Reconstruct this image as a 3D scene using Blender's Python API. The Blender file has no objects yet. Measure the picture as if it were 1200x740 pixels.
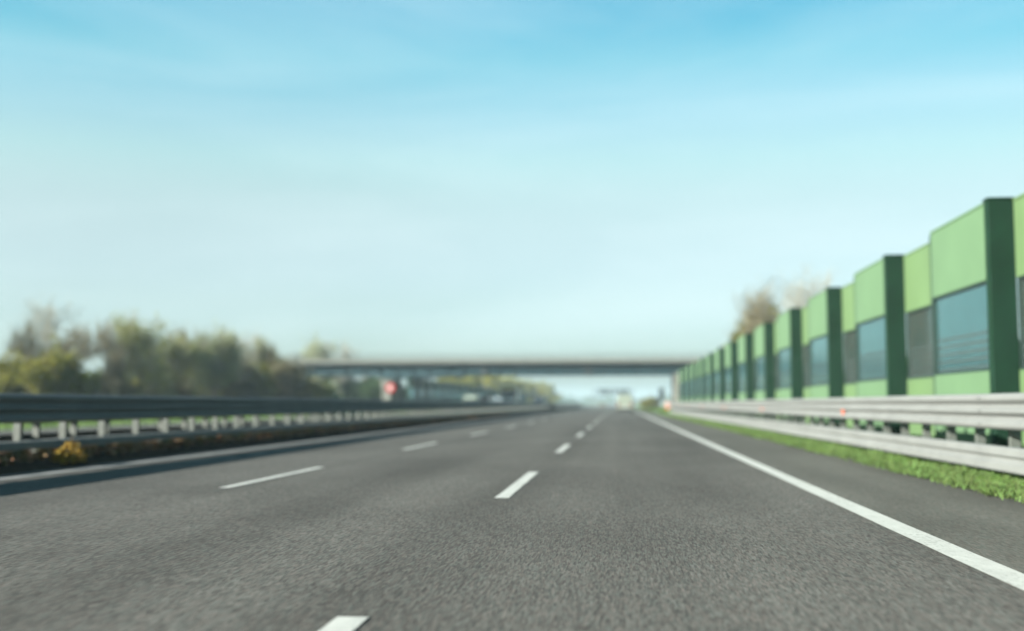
import bpy, bmesh, math, random
from mathutils import Vector, Matrix, Euler
R = math.radians
random.seed(7)
scene = bpy.context.scene
COL = scene.collection

# ------------------------------------------------------------------ materials
MATS = {}
def mat(name, col, rough=0.6, metal=0.0, var=0.12, scale=6.0, bump=0.0, bscale=40.0, stretch=(1, 1, 1),
        col2=None, island=0.0, spec=0.2, emit=None, k=0.47, transl=0.0):
    m = bpy.data.materials.new(name); m.use_nodes = True
    nt = m.node_tree; N = nt.nodes; L = nt.links
    col = tuple(c * k for c in col); col2 = tuple(c * k for c in col2) if col2 else None
    b = N['Principled BSDF']
    b.inputs['Roughness'].default_value = rough
    b.inputs['Metallic'].default_value = metal
    b.inputs['Specular IOR Level'].default_value = spec
    tc = N.new('ShaderNodeTexCoord')
    mp = N.new('ShaderNodeMapping'); mp.inputs['Scale'].default_value = stretch
    L.new(tc.outputs['Object'], mp.inputs['Vector'])
    nz = N.new('ShaderNodeTexNoise'); nz.inputs['Scale'].default_value = scale
    nz.inputs['Detail'].default_value = 6; nz.inputs['Roughness'].default_value = 0.6
    L.new(mp.outputs[0], nz.inputs['Vector'])
    cr = N.new('ShaderNodeValToRGB')
    cr.color_ramp.elements[0].position = 0.3; cr.color_ramp.elements[1].position = 0.7
    c2 = col2 or tuple(min(1, c * (1 + var)) for c in col)
    c1 = tuple(c * (1 - var) for c in col) if col2 is None else col
    cr.color_ramp.elements[0].color = (*c1, 1); cr.color_ramp.elements[1].color = (*c2, 1)
    L.new(nz.outputs['Fac'], cr.inputs['Fac'])
    out = cr.outputs['Color']
    if island:
        g = N.new('ShaderNodeNewGeometry')
        hs = N.new('ShaderNodeHueSaturation')
        mr = N.new('ShaderNodeMapRange'); mr.inputs['To Min'].default_value = 1 - island; mr.inputs['To Max'].default_value = 1 + island
        mh = N.new('ShaderNodeMapRange'); mh.inputs['To Min'].default_value = 0.5 - 0.05 * island; mh.inputs['To Max'].default_value = 0.5 + 0.03 * island
        L.new(g.outputs['Random Per Island'], mr.inputs['Value']); L.new(g.outputs['Random Per Island'], mh.inputs['Value'])
        L.new(mr.outputs[0], hs.inputs['Value']); L.new(mh.outputs[0], hs.inputs['Hue'])
        L.new(out, hs.inputs['Color']); out = hs.outputs['Color']
    L.new(out, b.inputs['Base Color'])
    if bump:
        n2 = N.new('ShaderNodeTexNoise'); n2.inputs['Scale'].default_value = bscale; n2.inputs['Detail'].default_value = 4
        L.new(mp.outputs[0], n2.inputs['Vector'])
        bp = N.new('ShaderNodeBump'); bp.inputs['Strength'].default_value = bump; bp.inputs['Distance'].default_value = 0.01
        L.new(n2.outputs['Fac'], bp.inputs['Height']); L.new(bp.outputs[0], b.inputs['Normal'])
    if transl:
        t = N.new('ShaderNodeBsdfTranslucent'); L.new(out, t.inputs['Color'])
        mx = N.new('ShaderNodeMixShader'); mx.inputs[0].default_value = transl
        L.new(b.outputs[0], mx.inputs[1]); L.new(t.outputs[0], mx.inputs[2])
        L.new(mx.outputs[0], N['Material Output'].inputs['Surface'])
    if emit:
        b.inputs['Emission Color'].default_value = (*emit[:3], 1); b.inputs['Emission Strength'].default_value = emit[3]
    MATS[name] = m
    return m

def glass_mat(name, tint, clear, film=((0.06, 0.10, 0.10), (0.11, 0.17, 0.175))):
    m = bpy.data.materials.new(name); m.use_nodes = True
    nt = m.node_tree; N = nt.nodes; L = nt.links
    N.remove(N['Principled BSDF'])
    tr = N.new('ShaderNodeBsdfTransparent'); tr.inputs['Color'].default_value = (*tint, 1)
    gl = N.new('ShaderNodeBsdfGlossy'); gl.inputs['Roughness'].default_value = 0.12; gl.inputs['Color'].default_value = (0.75, 0.9, 0.92, 1)
    df = N.new('ShaderNodeBsdfDiffuse')
    tc = N.new('ShaderNodeTexCoord'); nz = N.new('ShaderNodeTexNoise'); nz.inputs['Scale'].default_value = 1.3; nz.inputs['Detail'].default_value = 5
    L.new(tc.outputs['Object'], nz.inputs['Vector'])
    cr = N.new('ShaderNodeValToRGB'); cr.color_ramp.elements[0].color = (*film[0], 1); cr.color_ramp.elements[1].color = (*film[1], 1)
    L.new(nz.outputs['Fac'], cr.inputs['Fac']); L.new(cr.outputs[0], df.inputs['Color'])
    fr = N.new('ShaderNodeFresnel'); fr.inputs['IOR'].default_value = 1.5
    m1 = N.new('ShaderNodeMixShader'); L.new(fr.outputs[0], m1.inputs[0]); L.new(tr.outputs[0], m1.inputs[1]); L.new(gl.outputs[0], m1.inputs[2])
    m2 = N.new('ShaderNodeMixShader'); m2.inputs[0].default_value = 1 - clear   # a dusty film
    L.new(m1.outputs[0], m2.inputs[1]); L.new(df.outputs[0], m2.inputs[2])
    # printed horizontal lines across the lower half of the pane
    sp = N.new('ShaderNodeSeparateXYZ'); L.new(tc.outputs['Object'], sp.inputs[0])
    fq = N.new('ShaderNodeMath'); fq.operation = 'MULTIPLY'; fq.inputs[1].default_value = 6.2; L.new(sp.outputs['Z'], fq.inputs[0])
    fc = N.new('ShaderNodeMath'); fc.operation = 'FRACT'; L.new(fq.outputs[0], fc.inputs[0])
    l1 = N.new('ShaderNodeMath'); l1.operation = 'LESS_THAN'; l1.inputs[1].default_value = .36; L.new(fc.outputs[0], l1.inputs[0])
    l2 = N.new('ShaderNodeMath'); l2.operation = 'LESS_THAN'; l2.inputs[1].default_value = 2.55; L.new(sp.outputs['Z'], l2.inputs[0])
    ml = N.new('ShaderNodeMath'); ml.operation = 'MULTIPLY'; L.new(l1.outputs[0], ml.inputs[0]); L.new(l2.outputs[0], ml.inputs[1])
    mk = N.new('ShaderNodeMath'); mk.operation = 'MULTIPLY'; mk.inputs[1].default_value = .6; L.new(ml.outputs[0], mk.inputs[0])
    ink = N.new('ShaderNodeBsdfDiffuse'); ink.inputs['Color'].default_value = (0.03, 0.042, 0.042, 1)
    m3 = N.new('ShaderNodeMixShader'); L.new(mk.outputs[0], m3.inputs[0]); L.new(m2.outputs[0], m3.inputs[1]); L.new(ink.outputs[0], m3.inputs[2])
    L.new(m3.outputs[0], N['Material Output'].inputs['Surface'])
    MATS[name] = m
    return m

def asphalt_mat(name, dark, light, tint2, seed, patch=0.26):
    m = bpy.data.materials.new(name); m.use_nodes = True
    nt = m.node_tree; N = nt.nodes; L = nt.links; b = N['Principled BSDF']
    b.inputs['Roughness'].default_value = 0.85; b.inputs['Specular IOR Level'].default_value = 0.04
    tc = N.new('ShaderNodeTexCoord')
    def noise(scale, detail, st, dist=0.0):
        mp = N.new('ShaderNodeMapping'); mp.inputs['Scale'].default_value = st; mp.inputs['Location'].default_value = (seed, seed * 2, 0)
        L.new(tc.outputs['Object'], mp.inputs['Vector'])
        n = N.new('ShaderNodeTexNoise'); n.inputs['Scale'].default_value = scale; n.inputs['Detail'].default_value = detail
        n.inputs['Distortion'].default_value = dist
        L.new(mp.outputs[0], n.inputs['Vector']); return n
    # aggregate: stones of a few cm in a darker binder
    mpv = N.new('ShaderNodeMapping'); mpv.inputs['Scale'].default_value = (1, 0.13, 1); L.new(tc.outputs['Object'], mpv.inputs['Vector'])
    vo = N.new('ShaderNodeTexVoronoi'); vo.inputs['Scale'].default_value = 85; L.new(mpv.outputs[0], vo.inputs['Vector'])
    sep = N.new('ShaderNodeSeparateColor'); L.new(vo.outputs['Color'], sep.inputs[0])
    g = noise(52, 4, (1, 0.12, 1))
    ad = N.new('ShaderNodeMath'); ad.operation = 'MULTIPLY_ADD'; ad.inputs[1].default_value = 0.42
    L.new(sep.outputs[0], ad.inputs[0]); 
    sc = N.new('ShaderNodeMath'); sc.operation = 'MULTIPLY'; sc.inputs[1].default_value = 0.62; L.new(g.outputs['Fac'], sc.inputs[0])
    L.new(sc.outputs[0], ad.inputs[2])
    cr = N.new('ShaderNodeValToRGB'); cr.color_ramp.elements[0].position = 0.18; cr.color_ramp.elements[1].position = 0.85
    cr.color_ramp.elements[0].color = (*dark, 1); cr.color_ramp.elements[1].color = (*light, 1)
    L.new(ad.outputs[0], cr.inputs['Fac'])
    # hue of single stones
    hm = N.new('ShaderNodeMix'); hm.data_type = 'RGBA'; hm.blend_type = 'MULTIPLY'; hm.inputs['Factor'].default_value = 0.55
    cr3 = N.new('ShaderNodeValToRGB'); cr3.color_ramp.elements[0].color = (1.0, 0.88, 0.84, 1); cr3.color_ramp.elements[1].color = (0.86, 1.0, 0.98, 1)
    L.new(sep.outputs[1], cr3.inputs['Fac']); L.new(cr.outputs[0], hm.inputs['A']); L.new(cr3.outputs[0], hm.inputs['B'])
    # wear along the wheel paths and broad stains
    w = noise(0.9, 4, (1, 0.02, 1), 0.25); w2 = noise(0.35, 5, (1, 0.5, 1), 0.6)
    aw = N.new('ShaderNodeMath'); aw.operation = 'ADD'; L.new(w.outputs['Fac'], aw.inputs[0]); L.new(w2.outputs['Fac'], aw.inputs[1])
    mr = N.new('ShaderNodeMapRange'); mr.inputs['From Min'].default_value = 0.7; mr.inputs['From Max'].default_value = 1.3
    mr.inputs['To Min'].default_value = 1 - patch; mr.inputs['To Max'].default_value = 1 + patch
    L.new(aw.outputs[0], mr.inputs['Value'])
    mx = N.new('ShaderNodeMix'); mx.data_type = 'RGBA'; mx.blend_type = 'MULTIPLY'; mx.inputs['Factor'].default_value = 1
    L.new(hm.outputs['Result'], mx.inputs['A'])
    cb = N.new('ShaderNodeVectorMath'); cb.operation = 'SCALE'; cb.inputs[0].default_value = tint2; L.new(mr.outputs[0], cb.inputs['Scale'])
    L.new(cb.outputs[0], mx.inputs['B'])
    L.new(mx.outputs['Result'], b.inputs['Base Color'])
    bp = N.new('ShaderNodeBump'); bp.inputs['Strength'].default_value = 0.5; bp.inputs['Distance'].default_value = 0.012
    L.new(ad.outputs[0], bp.inputs['Height']); L.new(bp.outputs[0], b.inputs['Normal'])
    MATS[name] = m
    return m

asphalt_mat('asphalt', (0.025, 0.025, 0.0245), (0.088, 0.0875, 0.083), (1.0, 0.985, 0.95), 3.1)
asphalt_mat('asphalt_shoulder', (0.038, 0.038, 0.036), (0.085, 0.084, 0.078), (0.99, 0.995, 0.95), 9.7, 0.3)
mat('paint', (0.56, 0.575, 0.53), 0.6, var=0.1, scale=9, bump=0.3, bscale=60, stretch=(1, 0.4, 1))
mat('paint_grey', (0.30, 0.31, 0.30), 0.7, var=0.2, scale=7, bump=0.3, bscale=60, stretch=(1, 0.4, 1))  # greyer, darker tone of the line paint, for the left edge line
def wear(m):
    nt = m.node_tree; N = nt.nodes; L = nt.links; b = N['Principled BSDF']; src = b.inputs['Base Color'].links[0].from_socket
    tc = N.new('ShaderNodeTexCoord'); mp = N.new('ShaderNodeMapping'); mp.inputs['Scale'].default_value = (1, .35, 1); L.new(tc.outputs['Object'], mp.inputs[0])
    n1 = N.new('ShaderNodeTexNoise'); n1.inputs['Scale'].default_value = 38; n1.inputs['Detail'].default_value = 5; L.new(mp.outputs[0], n1.inputs['Vector'])
    n2 = N.new('ShaderNodeTexNoise'); n2.inputs['Scale'].default_value = 1.7; n2.inputs['Detail'].default_value = 4; L.new(mp.outputs[0], n2.inputs['Vector'])
    a = N.new('ShaderNodeMath'); a.operation = 'MULTIPLY_ADD'; a.inputs[1].default_value = .55; L.new(n2.outputs['Fac'], a.inputs[0]); L.new(n1.outputs['Fac'], a.inputs[2])
    mr = N.new('ShaderNodeMapRange'); mr.inputs['From Min'].default_value = .84; mr.inputs['From Max'].default_value = 1.02; mr.inputs['To Max'].default_value = .5; L.new(a.outputs[0], mr.inputs['Value'])
    mx = N.new('ShaderNodeMix'); mx.data_type = 'RGBA'; L.new(mr.outputs[0], mx.inputs['Factor']); L.new(src, mx.inputs['A']); mx.inputs['B'].default_value = (.07, .069, .065, 1)
    L.new(mx.outputs['Result'], b.inputs['Base Color'])
wear(MATS['paint']); wear(MATS['paint_grey'])
mat('galv', (0.20, 0.212, 0.205), 0.6, 0.0, spec=.12, var=0.12, scale=2.2, bump=0.05, stretch=(1, 0.5, 1))
mat('galv_post', (0.13, 0.145, 0.13), 0.6, 0.1, var=0.15, scale=5)
mat('soil', (0.05, 0.034, 0.026), 0.95, spec=0.0, col2=(0.10, 0.072, 0.05), scale=3.5, bump=0.9, bscale=18)
mat('field', (0.07, 0.12, 0.03), 0.95, spec=0.0, col2=(0.13, 0.17, 0.055), scale=0.08, bump=0.6, bscale=3)
mat('verge', (0.085, 0.165, 0.035), 0.95, spec=0.0, col2=(0.16, 0.26, 0.06), scale=1.4, bump=0.7, bscale=20)
mat('grass_blade', (0.13, 0.235, 0.06), 0.7, col2=(0.20, 0.30, 0.095), scale=1.2, island=0.55, transl=0.35)
mat('litter', (0.2, 0.09, 0.04), 0.9, col2=(0.32, 0.2, 0.1), scale=3, island=0.5)
mat('yellow_leaf', (0.36, 0.20, 0.02), 0.8, col2=(0.46, 0.32, 0.04), scale=6, island=0.4, transl=0.15)
mat('panel_green', (0.105, 0.192, 0.098), 0.6, spec=.25, var=0.07, scale=0.7, bump=0.05, bscale=5)
mat('panel_green_back', (0.11, 0.19, 0.08), 0.6, spec=.25, var=0.09, scale=0.7, bump=0.05, bscale=5)
mat('column_green', (0.007, 0.030, 0.016), 0.75, spec=.08, var=0.2, scale=2)
mat('frame_dark', (0.02, 0.04, 0.034), 0.7, spec=.1, var=0.2, scale=3)
glass_mat('screen_glass', (0.62, 0.86, 0.88), 0.9)
glass_mat('screen_glass_dusty', (0.52, 0.70, 0.70), 0.8, ((0.03, 0.045, 0.042), (0.09, 0.08, 0.066)))
mat('concrete', (0.2, 0.195, 0.175), 0.9, var=0.15, scale=0.9, bump=0.2, bscale=12)
mat('concrete_pale', (0.19, 0.195, 0.17), 0.9, var=0.14, scale=0.9, bump=0.2, bscale=12)
mat('girder', (0.012, 0.050, 0.064), 0.7, spec=.2, var=0.2, scale=0.7)
mat('dark_steel', (0.035, 0.05, 0.055), 0.6, var=0.15, scale=3)
mat('sign_red', (0.42, 0.05, 0.055), 0.5, var=0.05, k=0.42)
mat('sign_white', (0.6, 0.58, 0.56), 0.5, var=0.04)
mat('orange', (0.75, 0.13, 0.03), 0.45, var=0.05)
mat('car_white', (0.27, 0.315, 0.255), 0.35, var=0.03, scale=1)
mat('car_brown', (0.28, 0.16, 0.13), 0.3, 0.3, var=0.03, scale=1)
mat('car_dark', (0.03, 0.035, 0.045), 0.3, 0.2, var=0.05, scale=1)
mat('car_blue', (0.26, 0.32, 0.34), 0.3, var=0.05, scale=1)
mat('glass_dark', (0.02, 0.028, 0.03), 0.08, spec=.5, var=0.05)
mat('rubber', (0.02, 0.02, 0.02), 0.9, var=0.1)
mat('rim', (0.4, 0.4, 0.41), 0.4, 0.7, var=0.05)
mat('plastic', (0.04, 0.04, 0.042), 0.7, var=0.1)
mat('lamp_red', (0.22, 0.012, 0.012), 0.25, var=0.05)
mat('lamp_clear', (0.75, 0.78, 0.78), 0.15, var=0.03, emit=(1, 0.97, 0.9, 1.0))
mat('bark', (0.10, 0.08, 0.062), 0.95, col2=(0.17, 0.145, 0.12), scale=6, bump=0.6, bscale=25, stretch=(1, 1, 0.3), k=0.75)
mat('twig', (0.15, 0.135, 0.09), 0.95, var=0.2, scale=2, k=0.75)
mat('twig_grey', (0.18, 0.18, 0.145), 0.95, var=0.2, scale=2, k=0.75)
mat('leaf_olive', (0.12, 0.13, 0.02), 0.7, col2=(0.20, 0.19, 0.03), scale=0.9, island=0.4, transl=0.3, k=0.72)
mat('leaf_lime', (0.18, 0.205, 0.045), 0.7, col2=(0.27, 0.29, 0.07), scale=0.9, island=0.4, transl=0.35, k=0.72)
mat('leaf_pale', (0.22, 0.25, 0.11), 0.7, col2=(0.31, 0.34, 0.17), scale=0.9, island=0.35, transl=0.35, k=0.72)
mat('leaf_green', (0.045, 0.09, 0.028), 0.7, col2=(0.08, 0.14, 0.04), scale=0.9, island=0.4, transl=0.3, k=0.72)
mat('leaf_brown', (0.082, 0.074, 0.034), 0.8, col2=(0.125, 0.11, 0.05), scale=0.9, island=0.4, transl=0.2, k=0.72)
mat('leaf_yellow', (0.20, 0.22, 0.035), 0.7, col2=(0.30, 0.28, 0.05), scale=0.9, island=0.4, transl=0.35, k=0.72)
mat('leaf_far', (0.05, 0.085, 0.05), 0.8, col2=(0.085, 0.12, 0.07), scale=0.5, island=0.3, k=0.72)

# ------------------------------------------------------------------ mesh helpers
class MB:
    def __init__(s): s.v = []; s.f = []; s.mi = []; s.cur = 0; s.smooth = False
    def face(s, pts):
        n = len(s.v); s.v += [tuple(p) for p in pts]; s.f.append(tuple(range(n, n + len(pts)))); s.mi.append(s.cur)
    def box(s, x0, x1, y0, y1, z0, z1):
        n = len(s.v)
        s.v += [(x0, y0, z0), (x1, y0, z0), (x1, y1, z0), (x0, y1, z0), (x0, y0, z1), (x1, y0, z1), (x1, y1, z1), (x0, y1, z1)]
        for q in ((0, 3, 2, 1), (4, 5, 6, 7), (0, 1, 5, 4), (1, 2, 6, 5), (2, 3, 7, 6), (3, 0, 4, 7)):
            s.f.append(tuple(n + i for i in q)); s.mi.append(s.cur)
    def prism(s, sections):
        """closed loops (same length) joined in order, capped"""
        n = len(s.v); k = len(sections[0])
        for sec in sections: s.v += [tuple(p) for p in sec]
        for i in range(len(sections) - 1):
            for j in range(k):
                a = n + i * k + j; b = n + i * k + (j + 1) % k
                s.f.append((a, b, b + k, a + k)); s.mi.append(s.cur)
        s.f.append(tuple(n + j for j in reversed(range(k)))); s.mi.append(s.cur)
        s.f.append(tuple(n + (len(sections) - 1) * k + j for j in range(k))); s.mi.append(s.cur)
    def tube(s, p0, p1, r0, r1, k=6, cap=True):
        p0 = Vector(p0); p1 = Vector(p1); d = (p1 - p0)
        if d.length < 1e-6: return
        d.normalize(); a = d.orthogonal().normalized(); b = d.cross(a)
        secs = [[p + a * (r * math.cos(2 * math.pi * j / k)) + b * (r * math.sin(2 * math.pi * j / k)) for j in range(k)] for p, r in ((p0, r0), (p1, r1))]
        n = len(s.v); s.v += [tuple(p) for sec in secs for p in sec]
        for j in range(k):
            q = (j + 1) % k; s.f.append((n + j, n + q, n + k + q, n + k + j)); s.mi.append(s.cur)
        if cap:
            s.f.append(tuple(n + j for j in reversed(range(k)))); s.mi.append(s.cur)
            s.f.append(tuple(n + k + j for j in range(k))); s.mi.append(s.cur)
    def mesh(s, name, mats, bevel=0.0, seg=2):
        me = bpy.data.meshes.new(name); me.from_pydata(s.v, [], s.f)
        ms = mats if isinstance(mats, (list, tuple)) else [mats]
        for m in ms: me.materials.append(MATS[m])
        if len(ms) > 1: me.polygons.foreach_set('material_index', s.mi)
        if bevel or s.smooth:
            bm = bmesh.new(); bm.from_mesh(me)
            bmesh.ops.remove_doubles(bm, verts=bm.verts, dist=1e-5)
            bmesh.ops.recalc_face_normals(bm, faces=bm.faces)
            if bevel:
                ed = [e for e in bm.edges if len(e.link_faces) == 2 and e.calc_face_angle(0) > 0.5]
                bmesh.ops.bevel(bm, geom=ed, offset=bevel, segments=seg, profile=0.5, affect='EDGES', clamp_overlap=True)
            if s.smooth:
                for f in bm.faces: f.smooth = True
            bm.to_mesh(me); bm.free()
        me.update(); return me
    def build(s, name, mats, parent=None, bevel=0.0, seg=2):
        return link(name, s.mesh(name, mats, bevel, seg), parent)

def link(name, me, parent=None, loc=(0, 0, 0)):
    o = bpy.data.objects.new(name, me); COL.objects.link(o); o.location = loc
    if parent: o.parent = parent
    return o
def tag(o, label=None, cat=None, group=None, kind=None):
    if label: o['label'] = label
    if cat: o['category'] = cat
    if group: o['group'] = group
    if kind: o['kind'] = kind
    return o
def thing(name, label, cat, loc=(0, 0, 0), rz=0, group=None):
    o = link(name, None, None, loc); o.rotation_euler.z = rz; o.empty_display_size = 0.3
    return tag(o, label, cat, group)

# ------------------------------------------------------------------ ground and road
FAR = 1900.0
def sheet(name, x0, x1, y0, y1, z, m):
    b = MB(); b.face([(x0, y0, z), (x1, y0, z), (x1, y1, z), (x0, y1, z)])
    return tag(b.build(name, m), kind='structure')
sheet('ground', -1400, 1400, -120, FAR, -0.03, 'field')
sheet('road', -9.35, 2.36, -60, FAR, 0.0, 'asphalt')
sheet('shoulder', 2.36, 4.62, -60, FAR, 0.0, 'asphalt_shoulder')
sheet('opposite_road', -25.3, -13.2, -60, FAR, 0.0, 'asphalt')
sheet('left_verge', -60, -25.3, -60, FAR, -0.015, 'verge')
# right verge : gently uneven
def strip(name, xs, zf, y0, y1, dy, m, jx=0.0):
    b = MB(); n = int((y1 - y0) / dy) + 1; k = len(xs)
    for i in range(n):
        y = y0 + i * dy
        for j, x in enumerate(xs):
            b.v.append((x + (random.uniform(-jx, jx) if j in (0, k - 1) else 0), y, zf(x, y)))
    for i in range(n - 1):
        for j in range(k - 1):
            a = i * k + j; b.f.append((a, a + 1, a + k + 1, a + k)); b.mi.append(0)
    b.smooth = True
    return tag(b.build(name, m), kind='structure')
strip('right_verge', [4.62, 4.8, 5.1, 5.6, 6.2, 7.0, 8.5, 11, 16, 30, 60], lambda x, y: -0.012 if x < 4.7 else (0.05 + random.uniform(-.025, .03) if x < 20 else 0.0), -40, 420, 0.8, 'verge')
strip('median', [-13.2, -12.9, -12.4, -11.9, -11.3, -10.7, -10.2, -9.8, -9.5, -9.35],
      lambda x, y: -0.01 if x > -9.4 or x < -13.1 else 0.09 + random.uniform(-.03, .04), -40, 420, 0.6, 'soil')

LINES = []
def road_marking(name, segs, w, z=0.006, jit=0.004, m='paint'):
    b = MB()
    for (xc, y0, y1) in segs:
        n = min(max(2, int((y1 - y0) / .3)), 1500)
        for i in range(n):
            a = y0 + (y1 - y0) * i / n; c = y0 + (y1 - y0) * (i + 1) / n
            q = [random.uniform(-jit, jit) for _ in range(2)]
            if i == 0: p0 = [random.uniform(-jit, jit) for _ in range(2)]
            b.face([(xc - w / 2 + p0[0], a, z), (xc + w / 2 + p0[1], a, z), (xc + w / 2 + q[1], c, z), (xc - w / 2 + q[0], c, z)]); p0 = q
    return tag(b.build(name, m), kind='structure')
road_marking('road_marking', [(2.43, -50, 900)], 0.23)
road_marking('road_marking', [(-8.83, -50, 900)], 0.23, m='paint_grey')
road_marking('road_marking', [(-1.345, 12.72 + 12 * k, 17.6 + 12 * k) for k in range(-4, 70)], 0.16)
road_marking('road_marking', [(-5.06, 13.9 + 12 * k, 18.6 + 12 * k) for k in range(-4, 70)], 0.14)
road_marking('road_marking', [(-13.75, -50, 900)], 0.2)
road_marking('road_marking', [(-24.6, -50, 900)], 0.2)
road_marking('road_marking', [(-17.4, 4 + 12 * k, 8.6 + 12 * k) for k in range(-4, 70)], 0.15)
road_marking('road_marking', [(-21.1, 4 + 12 * k, 8.6 + 12 * k) for k in range(-4, 70)], 0.15)

# grass blades on the right verge, litter and weeds on the median
def blades(name, n, area, hmin, hmax, m, clump=0.25):
    b = MB(); rnd = random.Random(11)
    (xa, xb), (ya, yb) = area
    while n > 0:
        t = rnd.random() ** 1.9
        y = ya + (yb - ya) * t
        x = xa + (xb - xa) * rnd.random() ** 1.3
        edge = 0.12 * math.sin(y * 1.7) + 0.1 * math.sin(y * 0.63 + 1) + 0.06 * math.sin(y * 4.1)
        if x < xa + 0.16 + edge: 
            if rnd.random() < 0.85: n -= 1; continue
        sc = 1 + 0.6 * math.sin(x * 5 + y * 2.3) * math.sin(y * 1.1 + x * 3)
        wd = 1 + y / 35
        for _ in range(5):
            px = x + rnd.gauss(0, .05); py = y + rnd.gauss(0, .05)
            a = rnd.uniform(0, 6.283); h = rnd.uniform(hmin, hmax) * sc * (1.9 if rnd.random() < .04 else 1); w = rnd.uniform(.004, .009) * wd; l = rnd.uniform(.02, .10)
            ca, sa = math.cos(a), math.sin(a)
            z0 = 0.02
            b.face([(px - sa * w, py + ca * w, z0), (px + sa * w, py - ca * w, z0), (px + ca * l * .5 + sa * w * .6, py + sa * l * .5 - ca * w * .6, z0 + h * .7),
                    (px + ca * l, py + sa * l, z0 + h), (px + ca * l * .5 - sa * w * .6, py + sa * l * .5 + ca * w * .6, z0 + h * .7)])
        n -= 1
    return tag(b.build(name, m), kind='stuff')
blades('grass', 30000, ((4.3, 6.8), (9, 125)), .025, .085, 'grass_blade')

def leaves_on_ground():
    b = MB(); rnd = random.Random(5)
    for i in range(9000):
        y = 8 + 90 * rnd.random() ** 1.8; x = rnd.choice((rnd.uniform(-11.6, -9.45), rnd.uniform(-10.6, -9.7)))
        c = Vector((x, y, 0.12 + rnd.uniform(0, .1))); s = rnd.uniform(.02, .06) * (1 + y / 60)
        e = Euler((rnd.uniform(-.9, .9), rnd.uniform(-.9, .9), rnd.uniform(0, 6.3))).to_matrix()
        b.face([c + e @ Vector(p) * s for p in ((-1, 0, 0), (-.2, -.6, .1), (1, 0, 0), (-.2, .6, .1))])
    return tag(b.build('fallen_leaves', 'litter'), kind='stuff')
leaves_on_ground()
def weeds():
    b = MB(); rnd = random.Random(8)
    for i in range(420):
        y = 9 + 80 * rnd.random() ** 1.5; x = rnd.uniform(-11.4, -9.75)
        for _ in range(14):
            a = rnd.uniform(0, 6.283); h = rnd.uniform(.08, .3); l = rnd.uniform(.03, .16); w = .012 * (1 + y / 50)
            ca, sa = math.cos(a), math.sin(a)
            b.face([(x - sa * w, y + ca * w, .08), (x + sa * w, y - ca * w, .08), (x + ca * l, y + sa * l, .08 + h)])
    mat('weed', (0.19, 0.13, 0.05), 0.9, col2=(0.16, 0.17, 0.05), scale=1.5, island=0.4, transl=0.25)
    return tag(b.build('weeds', 'weed'), kind='stuff')
weeds()
def far_verge_grass():
    b = MB(); rnd = random.Random(21)
    for i in range(9000):
        y = 30 + 160 * rnd.random() ** 1.4; x = -25.4 - 14 * rnd.random()
        a = rnd.uniform(0, 6.283); h = rnd.uniform(.06, .2); w = rnd.uniform(.05, .12); l = .1
        ca, sa = math.cos(a), math.sin(a)
        b.face([(x - sa * w, y + ca * w, -.02), (x + sa * w, y - ca * w, -.02), (x + ca * l, y + sa * l, h)])
    return tag(b.build('verge_grass', 'grass_blade'), kind='stuff')
far_verge_grass()

# ------------------------------------------------------------------ guardrails
W3 = [(0, 0), (.05, .012), (.078, .045), (.078, .095), (.05, .125), (.006, .16), (.006, .175), (.05, .21), (.078, .235), (.078, .27), (.05, .295),
      (.006, .33), (.006, .345), (.05, .38), (.078, .41), (.078, .455), (.05, .488), (0, .5)]
W2 = [(0, 0), (.06, .0), (.07, .02), (.07, .11), (.03, .15), (.03, .18), (.07, .22), (.07, .31), (.055, .33), (-.06, .332)]
UC = [(-.14, .0), (.05, .0), (.06, .02), (.06, .12), (.05, .14), (-.16, .142)]
def rail_mesh(prof, x, side, z0, y0, y1, step=4.5, th=.006, seed=1):
    rnd = random.Random(seed); b = MB(); y = y0; secs = []
    while y <= y1 + .01:
        jx = rnd.uniform(-.008, .008); jz = rnd.uniform(-.007, .007)
        for yy, off in ((y, 0), (y + .16, .007), (y + .162, 0.0)):      # splice overlap
            sec = [(x + side * (px + off) + jx, yy, z0 + pz + jz) for px, pz in prof]
            bk = [(x + side * (px - th) + jx, yy, z0 + pz + jz + (-.004 if i == len(prof) - 1 else 0)) for i, (px, pz) in enumerate(prof)][::-1]
            secs.append(sec + bk)
        y += step
    b.prism(secs)
    y = y0
    while y <= y1:                                                      # splice bolts
        for zz in (.07, .25, .43) if len(prof) == len(W3) else (.07,):
            for dy in (.04, .12):
                xo = x + side * (.085 if len(prof) == len(W3) else .066)
                b.tube((xo, y + dy, z0 + zz), (xo + side * .014, y + dy, z0 + zz), .016, .012, 6)
        y += step
    return b
def post_mb(side):
    b = MB()                                                            # C section post, local origin at its foot
    b.box(-.065, .065, -.05, -.044, -.3, 1.18); b.box(-.065, -.059, -.044, .05, -.3, 1.18); b.box(.059, .065, -.044, .05, -.3, 1.18)
    b.box(-.059, -.04, .046, .05, -.3, 1.18); b.box(.04, .059, .046, .05, -.3, 1.18)
    return b
def arm_mb(side, low_z, h):
    b = MB()
    b.box(*sorted((side * .065, side * .24)), -.045, .045, .86, 1.14)    # spacer to the upper rail
    return b
def low_arm_mb(side, low_z, h):
    b = MB(); b.box(*sorted((side * .065, side * .27)), -.03, .03, low_z + .05, low_z + h - .04); return b
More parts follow.
